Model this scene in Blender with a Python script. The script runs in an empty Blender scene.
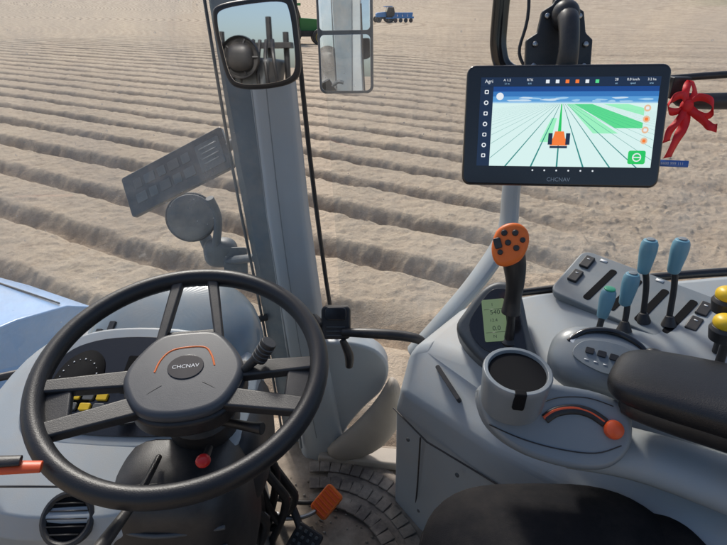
import bpy, math, random
import numpy as np
from mathutils import Vector, Matrix, Euler
random.seed(3); rng=np.random.RandomState(7)
scene=bpy.context.scene
COL=bpy.context.collection

# ---------------------------------------------------------------- materials
def mat(name,col,rough=.5,metal=0.,var=.12,scale=18.,bump=0.,bscale=250.,dust=0.,coat=0.,spec=.5):
    m=bpy.data.materials.new(name); m.use_nodes=True; nt=m.node_tree; N=nt.nodes; L=nt.links
    b=N['Principled BSDF']; b.inputs['Metallic'].default_value=metal
    b.inputs['Specular IOR Level'].default_value=spec
    b.inputs['Coat Weight'].default_value=coat; b.inputs['Coat Roughness'].default_value=.12
    tc=N.new('ShaderNodeTexCoord')
    n=N.new('ShaderNodeTexNoise'); n.inputs['Scale'].default_value=scale; n.inputs['Detail'].default_value=3; n.inputs['Roughness'].default_value=.65
    L.new(tc.outputs['Object'],n.inputs['Vector'])
    mx=N.new('ShaderNodeMix'); mx.data_type='RGBA'
    mx.inputs[6].default_value=(*[c*(1-var) for c in col],1); mx.inputs[7].default_value=(*[min(1,c*(1+var)) for c in col],1)
    L.new(n.outputs['Fac'],mx.inputs[0]); last=mx.outputs[2]
    if dust>0:
        g=N.new('ShaderNodeNewGeometry'); sx=N.new('ShaderNodeSeparateXYZ'); L.new(g.outputs['Normal'],sx.inputs[0])
        n2=N.new('ShaderNodeTexNoise'); n2.inputs['Scale'].default_value=9; n2.inputs['Detail'].default_value=6; n2.inputs['Roughness'].default_value=.7
        L.new(tc.outputs['Object'],n2.inputs['Vector'])
        mr=N.new('ShaderNodeMapRange'); mr.inputs['From Min'].default_value=.42; mr.inputs['From Max'].default_value=.72
        L.new(n2.outputs['Fac'],mr.inputs['Value'])
        ma=N.new('ShaderNodeMath'); ma.operation='MULTIPLY_ADD'; ma.inputs[1].default_value=.5; ma.inputs[2].default_value=.5; L.new(sx.outputs['Z'],ma.inputs[0])
        mm=N.new('ShaderNodeMath'); mm.operation='MULTIPLY'; L.new(ma.outputs[0],mm.inputs[0]); L.new(mr.outputs[0],mm.inputs[1])
        m3=N.new('ShaderNodeMath'); m3.operation='MULTIPLY'; m3.inputs[1].default_value=dust; L.new(mm.outputs[0],m3.inputs[0])
        md=N.new('ShaderNodeMix'); md.data_type='RGBA'; md.inputs[7].default_value=(.46,.39,.31,1)
        L.new(m3.outputs[0],md.inputs[0]); L.new(last,md.inputs[6]); last=md.outputs[2]
    L.new(last,b.inputs['Base Color'])
    mr2=N.new('ShaderNodeMapRange'); mr2.inputs['To Min'].default_value=max(0,rough-.08); mr2.inputs['To Max'].default_value=min(1,rough+.1)
    L.new(n.outputs['Fac'],mr2.inputs['Value']); L.new(mr2.outputs[0],b.inputs['Roughness'])
    if bump>0:
        n3=N.new('ShaderNodeTexNoise'); n3.inputs['Scale'].default_value=bscale; n3.inputs['Detail'].default_value=2
        L.new(tc.outputs['Object'],n3.inputs['Vector'])
        bp=N.new('ShaderNodeBump'); bp.inputs['Strength'].default_value=bump; bp.inputs['Distance'].default_value=.001
        L.new(n3.outputs['Fac'],bp.inputs['Height']); L.new(bp.outputs[0],b.inputs['Normal'])
    return m
def emat(name,col,st=1.):
    m=bpy.data.materials.new(name); m.use_nodes=True; b=m.node_tree.nodes['Principled BSDF']
    b.inputs['Base Color'].default_value=(*[c*.05 for c in col],1); b.inputs['Roughness'].default_value=.15
    b.inputs['Emission Color'].default_value=(*col,1); b.inputs['Emission Strength'].default_value=st
    return m
def mirror_mat():
    m=bpy.data.materials.new('mirror_glass'); m.use_nodes=True; b=m.node_tree.nodes['Principled BSDF']
    b.inputs['Base Color'].default_value=(.85,.87,.88,1); b.inputs['Metallic'].default_value=1; b.inputs['Roughness'].default_value=.015; return m
def glass_mat():
    m=bpy.data.materials.new('dusty_glass'); m.use_nodes=True; nt=m.node_tree; N=nt.nodes; L=nt.links; N.clear()
    o=N.new('ShaderNodeOutputMaterial'); t=N.new('ShaderNodeBsdfTransparent'); d=N.new('ShaderNodeBsdfDiffuse'); g=N.new('ShaderNodeBsdfGlossy')
    t.inputs[0].default_value=(.97,.985,.98,1); d.inputs[0].default_value=(.86,.84,.80,1); g.inputs['Roughness'].default_value=.02
    tc=N.new('ShaderNodeTexCoord'); n=N.new('ShaderNodeTexNoise'); n.inputs['Scale'].default_value=3.5; n.inputs['Detail'].default_value=6; n.inputs['Roughness'].default_value=.75; n.inputs['Distortion'].default_value=.6
    L.new(tc.outputs['Object'],n.inputs['Vector'])
    r=N.new('ShaderNodeMapRange'); r.inputs['From Min'].default_value=.38; r.inputs['From Max'].default_value=.74; r.inputs['To Min'].default_value=.06; r.inputs['To Max'].default_value=.36
    L.new(n.outputs['Fac'],r.inputs['Value'])
    v=N.new('ShaderNodeTexVoronoi'); v.inputs['Scale'].default_value=34; L.new(tc.outputs['Object'],v.inputs['Vector'])
    rs=N.new('ShaderNodeMapRange'); rs.inputs['From Min'].default_value=.04; rs.inputs['From Max'].default_value=.09; rs.inputs['To Min'].default_value=.28; rs.inputs['To Max'].default_value=0.
    L.new(v.outputs['Distance'],rs.inputs['Value'])
    ad=N.new('ShaderNodeMath'); ad.operation='ADD'; L.new(r.outputs[0],ad.inputs[0]); L.new(rs.outputs[0],ad.inputs[1])
    m1=N.new('ShaderNodeMixShader'); L.new(ad.outputs[0],m1.inputs[0]); L.new(t.outputs[0],m1.inputs[1]); L.new(d.outputs[0],m1.inputs[2])
    m2=N.new('ShaderNodeMixShader'); m2.inputs[0].default_value=.05; L.new(m1.outputs[0],m2.inputs[1]); L.new(g.outputs[0],m2.inputs[2])
    L.new(m2.outputs[0],o.inputs[0]); return m

M_black=mat('black_plastic',(.020,.020,.022),.42,0,.2,30,.2,600,dust=.12)
M_matte=mat('black_matte',(.010,.010,.011),.9,0,.2,30,spec=.15)
M_gloss=mat('black_gloss',(.012,.012,.014),.16,0,.1,10,coat=.4)
M_leather=mat('black_leather',(.016,.016,.018),.40,0,.25,40,.32,600)
M_fabric=mat('black_fabric',(.012,.012,.014),.92,0,.35,60,.9,900,dust=.05,spec=.2)
M_hub=mat('hub_grey_plastic',(.070,.073,.080),.38,0,.08,30,.12,700)
M_grey=mat('light_grey_plastic',(.365,.405,.43),.45,0,.10,6,.15,700,dust=.45)
M_greyd=mat('mid_grey_plastic',(.20,.23,.25),.42,0,.1,8,.15,700,dust=.3)
M_dgrey=mat('dark_grey_plastic',(.070,.080,.088),.42,0,.08,8,.15,700,dust=.15)
M_pod=mat('satin_grey_plastic',(.215,.240,.258),.33,0,.08,8,.08,700,dust=.2,coat=.15)
M_pillar=mat('pillar_paint',(.37,.415,.445),.42,0,.1,5,.08,400,dust=.4)
M_cowl=mat('cowl_paint',(.23,.285,.32),.25,0,.08,6,dust=.35,coat=.4)
M_orange=mat('orange_plastic',(.85,.17,.02),.42,0,.08,30,.1,500)
M_redor=mat('red_orange_plastic',(.80,.11,.03),.4)
M_red=mat('red_plastic',(.6,.02,.02),.3)
M_ribbon=mat('red_ribbon_cloth',(.78,.015,.02),.55,0,.15,60)
M_teal=mat('blue_teal_knob',(.15,.33,.43),.35,0,.08,30)
M_green=mat('green_cap',(.05,.40,.22),.35)
M_yellow=mat('yellow_cap',(.80,.52,.02),.35)
M_white=mat('white_plastic',(.75,.76,.76),.4)
M_blue=mat('bonnet_blue_paint',(.25,.43,.72),.28,0,.05,4,dust=.2,coat=.2,spec=.35)
M_metal=mat('bare_metal',(.42,.42,.42),.35,1.)
M_floor=mat('dusty_floor_mat',(.22,.18,.14),.85,0,.4,14,.8,160,dust=.8)
M_rib=mat('rubber_rib',(.13,.11,.095),.8,0,.35,20,.5,200,dust=.9)
M_beige=mat('dusty_step_plastic',(.36,.32,.27),.6,0,.25,8,.3,200,dust=.5)
M_haze=mat('dusty_seal_band',(.17,.21,.24),.5,0,.35,10,.2,200,dust=.6)
M_plate=mat('slate_panel',(.030,.038,.045),.22,0,.3,20,dust=.25,coat=.3)
M_platel=mat('panel_field',(.085,.105,.118),.3,0,.4,40)
M_lamp=mat('lamp_housing',(.07,.088,.105),.45,0,.3,20,dust=.5)
M_mirror=mirror_mat(); M_glass=glass_mat()

# ---------------------------------------------------------------- builders
class G:
    def __init__(s,name,loc=(0,0,0),rot=None,world=True,scale=1.):
        s.e=bpy.data.objects.new(name,None); s.e.empty_display_size=.05; COL.objects.link(s.e)
        s.e.location=loc; s.off=Vector((0,0,0)); s.e.scale=(scale,)*3
        if rot is not None: s.e.rotation_euler=rot; world=False
        if world: s.off=-Vector(loc)
def frm(loc,n,roll=0.,up=(0,0,1)):
    n=Vector(n).normalized(); x=Vector(up).cross(n).normalized(); y=n.cross(x)
    R=Matrix((x,y,n)).transposed().to_4x4()
    return Matrix.Translation(loc)@R@Matrix.Rotation(roll,4,'Z')
def obj(name,verts,faces,m,g,smooth=True,bevel=0.,seg=3,M=None,sub=0):
    if M is not None: verts=[M@Vector(v) for v in verts]
    me=bpy.data.meshes.new(name); me.from_pydata([tuple(v) for v in verts],[],faces); me.update()
    me.materials.append(m)
    if smooth: me.polygons.foreach_set('use_smooth',[True]*len(me.polygons))
    o=bpy.data.objects.new(name,me); COL.objects.link(o)
    if g is not None: o.parent=g.e; o.location=g.off
    if bevel>0:
        b=o.modifiers.new('bevel','BEVEL'); b.width=bevel; b.segments=seg; b.limit_method='ANGLE'; b.angle_limit=math.radians(28); b.harden_normals=True
    if sub:
        s=o.modifiers.new('sub','SUBSURF'); s.levels=sub; s.render_levels=sub
    return o
def area(p): return sum(p[i][0]*p[(i+1)%len(p)][1]-p[(i+1)%len(p)][0]*p[i][1] for i in range(len(p)))/2
def prism(name,out,t,m,g,M=None,z=0.,bevel=.002,seg=3,taper=1.,smooth=True):
    if area(out)<0: out=out[::-1]
    n=len(out); cx=sum(p[0] for p in out)/n; cy=sum(p[1] for p in out)/n
    v=[(cx+(p[0]-cx)*taper,cy+(p[1]-cy)*taper,z-t) for p in out]+[(p[0],p[1],z) for p in out]
    f=[tuple(range(n-1,-1,-1)),tuple(range(n,2*n))]+[(i,(i+1)%n,n+(i+1)%n,n+i) for i in range(n)]
    return obj(name,v,f,m,g,smooth,bevel,seg,M)
def crom(P,n,closed=False):
    P=[Vector(p) for p in P]; out=[]; k=len(P)
    rngi=range(k) if closed else range(k-1)
    for i in rngi:
        if closed: a,b,c,d=P[(i-1)%k],P[i],P[(i+1)%k],P[(i+2)%k]
        else: a,b,c,d=P[max(i-1,0)],P[i],P[i+1],P[min(i+2,k-1)]
        for j in range(n):
            t=j/n; out.append(.5*((2*b)+(c-a)*t+(2*a-5*b+4*c-d)*t*t+(3*b-a-3*c+d)*t**3))
    if not closed: out.append(P[-1])
    return out
def sm(pts,n=5): return [(p[0],p[1]) for p in crom([(a,b,0) for a,b in pts],n,True)]
def rrect(w,h,r,n=6,cx=0,cy=0):
    o=[]
    for sx,sy,a0 in ((1,1,0),(-1,1,90),(-1,-1,180),(1,-1,270)):
        for i in range(n+1):
            a=math.radians(a0+90*i/n); o.append((cx+sx*(w/2-r)+r*math.cos(a),cy+sy*(h/2-r)+r*math.sin(a)))
    return o
def circ(r,n=32,cx=0,cy=0): return [(cx+r*math.cos(2*math.pi*i/n),cy+r*math.sin(2*math.pi*i/n)) for i in range(n)]
def tube(name,pts,rads,m,g,seg=16,n=6,M=None,flat=(1,1),up=(0,0,1),cap=True):
    if not isinstance(rads,(list,tuple)): rads=[rads]*len(pts)
    P=crom([tuple(p) for p in pts],n) if n>1 else [Vector(p) for p in pts]
    R=[v[0] for v in crom([(r,0,0) for r in rads],n)] if n>1 else rads
    verts=[];faces=[]; u=Vector(up)
    for i,p in enumerate(P):
        T=(P[min(i+1,len(P)-1)]-P[max(i-1,0)]).normalized()
        x=u.cross(T)
        if x.length<1e-3: x=Vector((1,0,0)).cross(T)
        x.normalize(); y=T.cross(x)
        for k in range(seg):
            a=2*math.pi*k/seg; verts.append(p+x*(math.cos(a)*R[i]*flat[0])+y*(math.sin(a)*R[i]*flat[1]))
        u=y
    for i in range(len(P)-1):
        for k in range(seg):
            a=i*seg+k;b=i*seg+(k+1)%seg; faces.append((a,b,b+seg,a+seg))
    if cap:
        faces.append(tuple(range(seg-1,-1,-1))); faces.append(tuple(range((len(P)-1)*seg,len(P)*seg)))
    return obj(name,verts,faces,m,g,True,min(R[0],.0015) if cap else 0,2,M)
def lathe(name,prof,m,g,M=None,seg=32,bevel=0):
    verts=[];faces=[];n=len(prof)
    for r,z in prof:
        for k in range(seg):
            a=2*math.pi*k/seg; verts.append((r*math.cos(a),r*math.sin(a),z))
    for i in range(n-1):
        for k in range(seg):
            a=i*seg+k;b=i*seg+(k+1)%seg; faces.append((a,b,b+seg,a+seg))
    faces.append(tuple(range(seg-1,-1,-1))); faces.append(tuple(range((n-1)*seg,n*seg)))
    o=obj(name,verts,faces,m,g,True,0,2,M)
    md=o.modifiers.new('bevel','BEVEL'); md.width=.0008; md.segments=2; md.limit_method='ANGLE'; md.angle_limit=math.radians(35); md.harden_normals=True
    return o
def axisM(a,b):
    a=Vector(a);b=Vector(b);d=(b-a).normalized(); return Matrix.Translation(a)@d.to_track_quat('Z','Y').to_matrix().to_4x4()
def loft(name,rings,m,g,M=None,bevel=0,sub=0,seg=3):
    n=len(rings[0]); v=[p for r in rings for p in r]; f=[]
    for i in range(len(rings)-1):
        for k in range(n):
            a=i*n+k;b=i*n+(k+1)%n; f.append((a,b,b+n,a+n))
    f.append(tuple(range(n-1,-1,-1))); f.append(tuple(range((len(rings)-1)*n,len(rings)*n)))
    return obj(name,v,f,m,g,True,bevel,seg,M,sub)
def superell(name,c,r,m,g,e1=.6,e2=.6,M=None,nu=48,nv=24):
    def p(x,e): return math.copysign(abs(x)**e,x)
    v=[];f=[]
    for i in range(1,nv):
        la=-math.pi/2+math.pi*i/nv
        for j in range(nu):
            lo=2*math.pi*j/nu
            v.append((c[0]+r[0]*p(math.cos(la),e1)*p(math.cos(lo),e2),c[1]+r[1]*p(math.cos(la),e1)*p(math.sin(lo),e2),c[2]+r[2]*p(math.sin(la),e1)))
    for i in range(nv-2):
        for j in range(nu):
            a=i*nu+j;b=i*nu+(j+1)%nu; f.append((a,b,b+nu,a+nu))
    v.append((c[0],c[1],c[2]-r[2])); v.append((c[0],c[1],c[2]+r[2])); s=len(v)-2
    for j in range(nu):
        f.append((s,(j+1)%nu,j)); f.append((s+1,(nv-2)*nu+j,(nv-2)*nu+(j+1)%nu))
    return obj(name,v,f,m,g,True,0,2,M)
def box(name,c,s,m,g,M=None,bevel=.002):
    x,y,z=c; a,b,h=s[0]/2,s[1]/2,s[2]/2
    v=[(x-a,y-b,z-h),(x+a,y-b,z-h),(x+a,y+b,z-h),(x-a,y+b,z-h),(x-a,y-b,z+h),(x+a,y-b,z+h),(x+a,y+b,z+h),(x-a,y+b,z+h)]
    f=[(0,3,2,1),(4,5,6,7),(0,1,5,4),(1,2,6,5),(2,3,7,6),(3,0,4,7)]
    return obj(name,v,f,m,g,True,bevel,2,M)
def text(name,s,size,m,g,M,cx='CENTER'):
    cu=bpy.data.curves.new(name,'FONT'); cu.body=s; cu.size=size; cu.align_x=cx; cu.align_y='CENTER'; cu.materials.append(m); cu.resolution_u=3
    o=bpy.data.objects.new(name,cu); COL.objects.link(o); o.parent=g.e; o.matrix_local=Matrix.Translation(g.off)@M; return o
def T(x,y,z): return Matrix.Translation((x,y,z))

# ---------------------------------------------------------------- ground
TAB=rng.rand(256,256)
def vn(x,y):
    xi=np.floor(x).astype(int);yi=np.floor(y).astype(int);fx=x-xi;fy=y-yi
    fx=fx*fx*(3-2*fx);fy=fy*fy*(3-2*fy);a=TAB[xi&255,yi&255];b=TAB[(xi+1)&255,yi&255];c=TAB[xi&255,(yi+1)&255];d=TAB[(xi+1)&255,(yi+1)&255]
    return (a*(1-fx)+b*fx)*(1-fy)+(c*(1-fx)+d*fx)*fy
def fbm(x,y,o=4):
    s=0;a=.5
    for i in range(o):
        s=s+a*(vn(x+17.3*i,y-9.1*i)-.5); x,y=(x*.8-y*.6)*2.03,(x*.6+y*.8)*2.03; a*=.55
    return s
def ss(x,a,b):
    t=np.clip((x-a)/(b-a),0,1); return t*t*(3-2*t)
rad=np.concatenate([[0.4],np.geomspace(1.5,4.5,30,endpoint=False),np.geomspace(4.5,60,720,endpoint=False),np.geomspace(60,900,190)])
NR=len(rad)
ang=np.concatenate([np.linspace(math.radians(45),math.radians(138),900,endpoint=False),np.linspace(math.radians(138),math.radians(405),160,endpoint=False)])
NA=len(ang)
A,Rr=np.meshgrid(ang,rad); X=Rr*np.cos(A); Y=Rr*np.sin(A)
q=-.865*X+.502*Y; p=.502*X+.865*Y
head=ss((X-(1.8+.055*Y)+2.8*fbm(X*.25,Y*.25,3))/(1+.06*np.abs(Y)),-.9,1.7)   # 1 = worked headland
SPC=1.22
pw=p+.06*fbm(q*.22,p*.25,2)+.09*fbm(q*1.3,p*1.3,2)+.07*fbm(q*4,p*4,3)
ph=(pw/SPC)%1.0
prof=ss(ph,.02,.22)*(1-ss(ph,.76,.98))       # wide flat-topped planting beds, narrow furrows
near=1/(1+(Rr/150)**2)
bedid=np.floor(pw/SPC)
h=(.19+.04*np.sin(bedid*12.9)+.09*fbm(q*.5,bedid*3.3,2))*prof*(1-head)*near
n9=fbm(X*7,Y*7,3); nc=fbm(X*2.6,Y*2.6,4)
clod=np.clip(fbm(X*11+5,Y*11,2)-.07,0,1)
fine=.05*nc+.05*n9+.14*clod*(.35+.6*head)
tr=(.25*X+Y+1.2*fbm(X*.12,Y*.12,2)); lug=np.sin(2*math.pi*(X+.3*Y)/.32)
trk=np.exp(-(((tr%4.2)-2.1)/.40)**2)
rill=.5+.5*np.sin(2*math.pi*(tr+.5*fbm(X*.3,Y*.3,2))/1.4)
h+=head*near*(.08*fbm(X*1.1,Y*1.1,3)+.03*rill-.06*trk+.022*trk*lug)
h+=fine*np.clip(near,0,1)*(1+.3*head)-.10
h+=26*ss(Rr,180,900)
bed=np.clip(.12+.88*prof*(1-head)+head*(.62+.22*(rill-.5)-.35*trk+.7*fbm(X*.2,Y*.9,3))+.5*nc+.4*n9,0,1)  # soil tone: furrow shadow painted in dark, bed tops pale, plus tracks and noise
green=ss(X-.50*Y,0,60)*ss(Y,250,290)*.6
nv=NA*NR; co=np.stack([X,Y,h],-1).reshape(-1,3)
idx=np.arange(nv).reshape(NR,NA); a=idx[:-1]; b=np.roll(idx,-1,1)[:-1]; c2=np.roll(idx,-1,1)[1:]; d=idx[1:]
F=np.stack([a,d,c2,b],-1).reshape(-1,4)
me=bpy.data.meshes.new('field_ground'); me.vertices.add(nv); me.vertices.foreach_set('co',co.ravel())
me.loops.add(F.size); me.loops.foreach_set('vertex_index',F.ravel().astype(np.int32)); me.polygons.add(len(F))
me.polygons.foreach_set('loop_start',np.arange(0,F.size,4,dtype=np.int32)); me.polygons.foreach_set('use_smooth',np.ones(len(F),bool)); me.update(calc_edges=True)
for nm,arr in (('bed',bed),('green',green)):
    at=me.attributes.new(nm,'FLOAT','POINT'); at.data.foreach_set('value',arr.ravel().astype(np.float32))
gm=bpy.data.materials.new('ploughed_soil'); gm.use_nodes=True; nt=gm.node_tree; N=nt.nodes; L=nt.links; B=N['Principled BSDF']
B.inputs['Roughness'].default_value=.95; B.inputs['Specular IOR Level'].default_value=.1
tc=N.new('ShaderNodeTexCoord')
def noise(sc,de,ro=.65):
    n=N.new('ShaderNodeTexNoise'); n.inputs['Scale'].default_value=sc; n.inputs['Detail'].default_value=de; n.inputs['Roughness'].default_value=ro; L.new(tc.outputs['Object'],n.inputs['Vector']); return n
def attr(n_): 
    a_=N.new('ShaderNodeAttribute'); a_.attribute_name=n_; return a_
n1=noise(.35,4); n2=noise(6,5,.75); n3=noise(28,4,.75)
ab=attr('bed'); ag=attr('green')
def mixc(f,c1,c2_):
    m=N.new('ShaderNodeMix'); m.data_type='RGBA'
    for s_,i_ in ((f,0),(c1,6),(c2_,7)):
        if isinstance(s_,tuple): m.inputs[i_].default_value=s_
        elif isinstance(s_,float): m.inputs[i_].default_value=s_
        else: L.new(s_,m.inputs[i_])
    return m.outputs[2]
def mrange(s_,a_,b_,c_=0.,d_=1.):
    m=N.new('ShaderNodeMapRange'); m.inputs['From Min'].default_value=a_; m.inputs['From Max'].default_value=b_; m.inputs['To Min'].default_value=c_; m.inputs['To Max'].default_value=d_; L.new(s_,m.inputs['Value']); return m.outputs[0]
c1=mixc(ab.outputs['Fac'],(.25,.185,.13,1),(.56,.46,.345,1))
c2=mixc(mrange(n1.outputs['Fac'],.35,.7,0.,.4),c1,(.43,.34,.245,1))
c3=mixc(mrange(n2.outputs['Fac'],.5,.70,0.,.5),c2,(.28,.205,.14,1))
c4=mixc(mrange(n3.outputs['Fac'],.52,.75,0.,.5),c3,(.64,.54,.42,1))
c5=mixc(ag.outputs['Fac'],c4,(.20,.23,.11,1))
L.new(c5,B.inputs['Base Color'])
bp=N.new('ShaderNodeBump'); bp.inputs['Distance'].default_value=.05; bp.inputs['Strength'].default_value=.8
nb=noise(18,5,.8); L.new(nb.outputs['Fac'],bp.inputs['Height']); L.new(bp.outputs[0],B.inputs['Normal'])
me.materials.append(gm)
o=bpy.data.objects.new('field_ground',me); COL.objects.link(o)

# ---------------------------------------------------------------- distant machines
def wheel(g,x,y,z,r,w,rim,M):
    MM=M@T(x,y,z)@Matrix.Rotation(math.pi/2,4,'X')
    lathe('tyre',[(r*.6,-w/2),(r*.93,-w/2),(r,-w*.35),(r,w*.35),(r*.93,w/2),(r*.6,w/2)],M_black,g,MM,28)
    lathe('rim',[(r*.3,-w*.3),(r*.62,-w*.52),(r*.62,w*.52),(r*.3,w*.3)],rim,g,MM,28)
def far_tractor(name,loc,yaw,body,rim,s=1.):
    g=G(name,loc); M=Matrix.Translation(loc)@Matrix.Rotation(yaw,4,'Z')@Matrix.Scale(s,4)
    prism('bonnet',[(.3,1.0),(2.3,1.0),(2.35,1.6),(2.1,1.8),(.3,1.95)],.8,body,g,M@T(0,.4,0)@Matrix.Rotation(math.pi/2,4,'X'),0,.06)
    prism('cab_frame',[(-1.1,1.2),(.35,1.2),(.45,1.9),(.2,2.75),(-1.0,2.75),(-1.2,1.9)],1.3,M_gloss,g,M@T(0,.65,0)@Matrix.Rotation(math.pi/2,4,'X'),0,.04)
    prism('roof',rrect(1.55,1.45,.15),.18,body,g,M@T(-.4,0,2.95),0,.05)
    for yy in (-.85,.85):
        wheel(g,-.6,yy,.9,.9,.5,rim,M); wheel(g,1.75,yy,.62,.62,.38,rim,M)
    box('chassis',(.6,0,.85),(2.8,.45,.4),M_black,g,M)
    return g
M_jg=mat('tractor_green_paint',(.04,.22,.05),.35); M_jy=mat('rim_yellow_paint',(.8,.6,.03),.4); M_imp=mat('implement_blue_paint',(.04,.25,.62),.4)
far_tractor('green_tractor',(-5.1,44,-.05),math.radians(10),M_jg,M_jy,1.)
far_tractor('blue_tractor',(4.0,104,-.05),math.radians(195),M_imp,M_white,.9)
g=G('blue_seed_drill',(7.2,103,.4)); M=Matrix.Translation((7.0,103,0))@Matrix.Rotation(math.radians(8),4,'Z')
box('toolbar',(0,0,.8),(3.8,.3,.3),M_imp,g,M); box('drawbar',(-2.4,0,.7),(1.4,.2,.2),M_imp,g,M)
for i in range(4):
    prism('hopper',[(-.35,.9),(.35,.9),(.45,1.6),(-.45,1.6)],.6,M_imp,g,M@T(-1.4+.92*i,.3,0)@Matrix.Rotation(math.pi/2,4,'X'),0,.03)
    wheel(g,-1.4+.92*i,-.2,.35,.35,.15,M_redor if i%3==0 else M_imp,M)

# machine carried behind the cab (seen only in the mirrors)
g=G('rear_mounted_implement',(-1.1,-3.6,2.6))
M=Matrix.Translation((-1.05,-3.6,-.15))@Matrix.Rotation(math.radians(10),4,'Z')
prism('hopper',[(-.30,3.0),(.30,3.0),(.22,2.6),(-.22,2.6)],.5,M_dgrey,g,M@Matrix.Rotation(math.pi/2,4,'X'),0,.04)
for sx in (-.35,-.12,.18,.36):
    tube('upright',[(sx,.1,.4),(sx*.9,.1,3.25+.12*math.sin(sx*9))],.028,M_black,g,10,1,M)
for zz in (.6,1.4,2.2,2.75,3.12): box('crossbeam',(0,.15,zz),(.80,.10,.05),M_black,g,M)
for i in range(9):
    tube('hose',[(-.35+.09*i,.3,2.3),(-.3+.08*i,.5,2.8+.07*(i%3)),(-.2+.06*i,.35,3.15)],.018,M_black,g,8,5,M)
superell('fan_housing',(.05,.5,3.0),(.13,.12,.13),M_black,g,.7,.7,M)
for a_ in range(5):
    tube('fan_strut',[(.05,.60,3.0),(.05+.17*math.cos(a_*1.25),.55,3.0+.17*math.sin(a_*1.25))],.012,M_black,g,8,1,M)
lathe('fan_ring',[(.16,0),(.175,.03),(.18,0)],M_black,g,M@T(.05,.56,3.0)@Matrix.Rotation(-math.pi/2,4,'X'))

# ---------------------------------------------------------------- bonnet
g=G('tractor_bonnet',(-1.6,1.6,1.8))
fw=Vector((-.891,.454,0)); sd=Vector((-.454,-.891,0)); rings=[]
st=Vector((-.80,1.40,.045))
for k,(tt,zz,ww) in enumerate([(0,0,0),(.3,.0,0),(.9,-.03,.01),(1.5,-.09,.03),(1.9,-.2,.07),(2.05,-.4,.12)]):
    r=[]
    for (u,z) in [(0,1.2),(0,1.70),(.01,1.82),(.04,1.895),(.11,1.935),(.25,1.965),(.42,1.975),(.60,1.965),(.74,1.935),(.81,1.895),(.84,1.82),(.85,1.7),(.85,1.2)]:
        uu=.425+(u-.425)*(1-ww*2); pnt=st+fw*tt+sd*uu; r.append((pnt.x,pnt.y,z+.045+(zz if z>1.3 else 0)))
    rings.append(r)
loft('hood_shell',rings,M_blue,g,None,.006)
tube('hood_seam',[tuple(st+fw*t_+sd*.12+Vector((0,0,1.942-.03*t_*t_*.8))) for t_ in (.02,.5,1.)],.003,M_black,g,8,4)

# ---------------------------------------------------------------- cab floor
g=G('cab_floor',(0,.8,1.5))
prism('floor_panel',[(-1.1,-.6),(.95,-.6),(.95,1.16),(.35,1.2),(.1,1.24),(-.25,1.27),(-1.1,1.1)],.06,M_floor,g,T(0,0,1.5),0,.01)
prism('door_sill',[(-.14,1.16),(.34,1.10),(.36,1.16),(-.12,1.225)],.03,M_beige,g,T(0,0,1.535),0,.008)
for i in range(90):
    x=random.uniform(-.22,.12); y=random.uniform(.85,1.16); r=random.uniform(.0015,.005)
    superell('soil_crumb',(x,y,1.502+r*.3),(r,r*.8,r*.6),M_beige if i%2 else M_floor,g,1,1,None,7,5)
g=G('rubber_floor_mat',(.05,1.0,1.505))
mo=sm([(-.10,1.14),(-.05,1.17),(.05,1.15),(.12,1.08),(.17,.98),(.22,.84),(.24,.66),(.12,.60),(.09,.74),(.04,.90),(-.04,1.0),(-.10,1.06)],5)
prism('mat_sheet',mo,.008,M_rib,g,T(0,0,1.512),0,.003)
for ring,(off,nn) in enumerate([(0.,15),(.06,13),(.12,11)]):
    for k in range(nn):
        t_=k/(nn-1); a_=math.radians(95-80*t_); cx,cy=-.12,.78
        rx=.34-off; ry=.36-off
        x=cx+rx*math.cos(a_)*.95+random.uniform(-.002,.002); y=cy+ry*math.sin(a_)
        box('rib',(0,0,0),(.030,.040,.006),M_rib,g,T(x,y,1.5155)@Matrix.Rotation(a_+math.pi/2,4,'Z'),.0025)

# ---------------------------------------------------------------- front pillar
g=G('cab_front_pillar',(-.15,1.2,2.2))
rings=[]
for (cx,cy,z,w,dp) in [(-.115,1.23,1.47,.080,.05),(-.130,1.22,1.62,.068,.045),(-.158,1.21,1.9,.056,.04),(-.184,1.20,2.3,.050,.04),(-.198,1.21,2.6,.048,.04),(-.206,1.22,3.0,.048,.04)]:
    rings.append([(cx+w*x_,cy+dp*y_,z) for x_,y_ in [(-1,-.3),(-.8,-.8),(-.3,-1),(.5,-1),(.85,-.8),(1,-.3),(1,.8),(-1,.8)]])
loft('pillar_shell',rings,M_pillar,g,None,.008,0,4)
obj('seal_band',[(-.345,1.275,3.0),(-.215,1.262,3.0),(-.215,1.25,2.3),(-.19,1.25,1.9),(-.17,1.25,1.5),(-.25,1.26,1.5),(-.275,1.26,1.9),(-.315,1.27,2.4)],[(0,1,2,7),(7,2,3,6),(6,3,4,5)],M_haze,g,False)
tube('glass_edge_seal',[(-.352,1.27,3.0),(-.322,1.265,2.4),(-.283,1.255,1.95),(-.255,1.25,1.5)],.004,M_dgrey,g,8,4)
tube('inner_seal',[(-.248,1.20,3.0),(-.232,1.185,2.4),(-.208,1.185,1.95),(-.19,1.18,1.55)],.005,M_greyd,g,8,4)
tube('door_seal',[(-.155,1.25,2.95),(-.13,1.245,2.45),(-.09,1.24,2.0),(-.06,1.24,1.85)],.006,M_black,g,8,4)
tube('trim_crease',[(-.212,1.163,3.0),(-.198,1.152,2.4),(-.172,1.160,1.95),(-.140,1.17,1.6)],.0016,M_greyd,g,6,4)
ft=sm([(-.17,1.48),(-.175,1.75),(-.15,1.90),(-.06,1.925),(.03,1.90),(.07,1.84),(.055,1.76),(0,1.69),(-.055,1.60),(-.085,1.48)],5)
prism('pillar_foot',ft,.06,M_pillar,g,T(0,1.195,0)@Matrix.Rotation(math.pi/2,4,'X'),0,.02,4)
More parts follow.
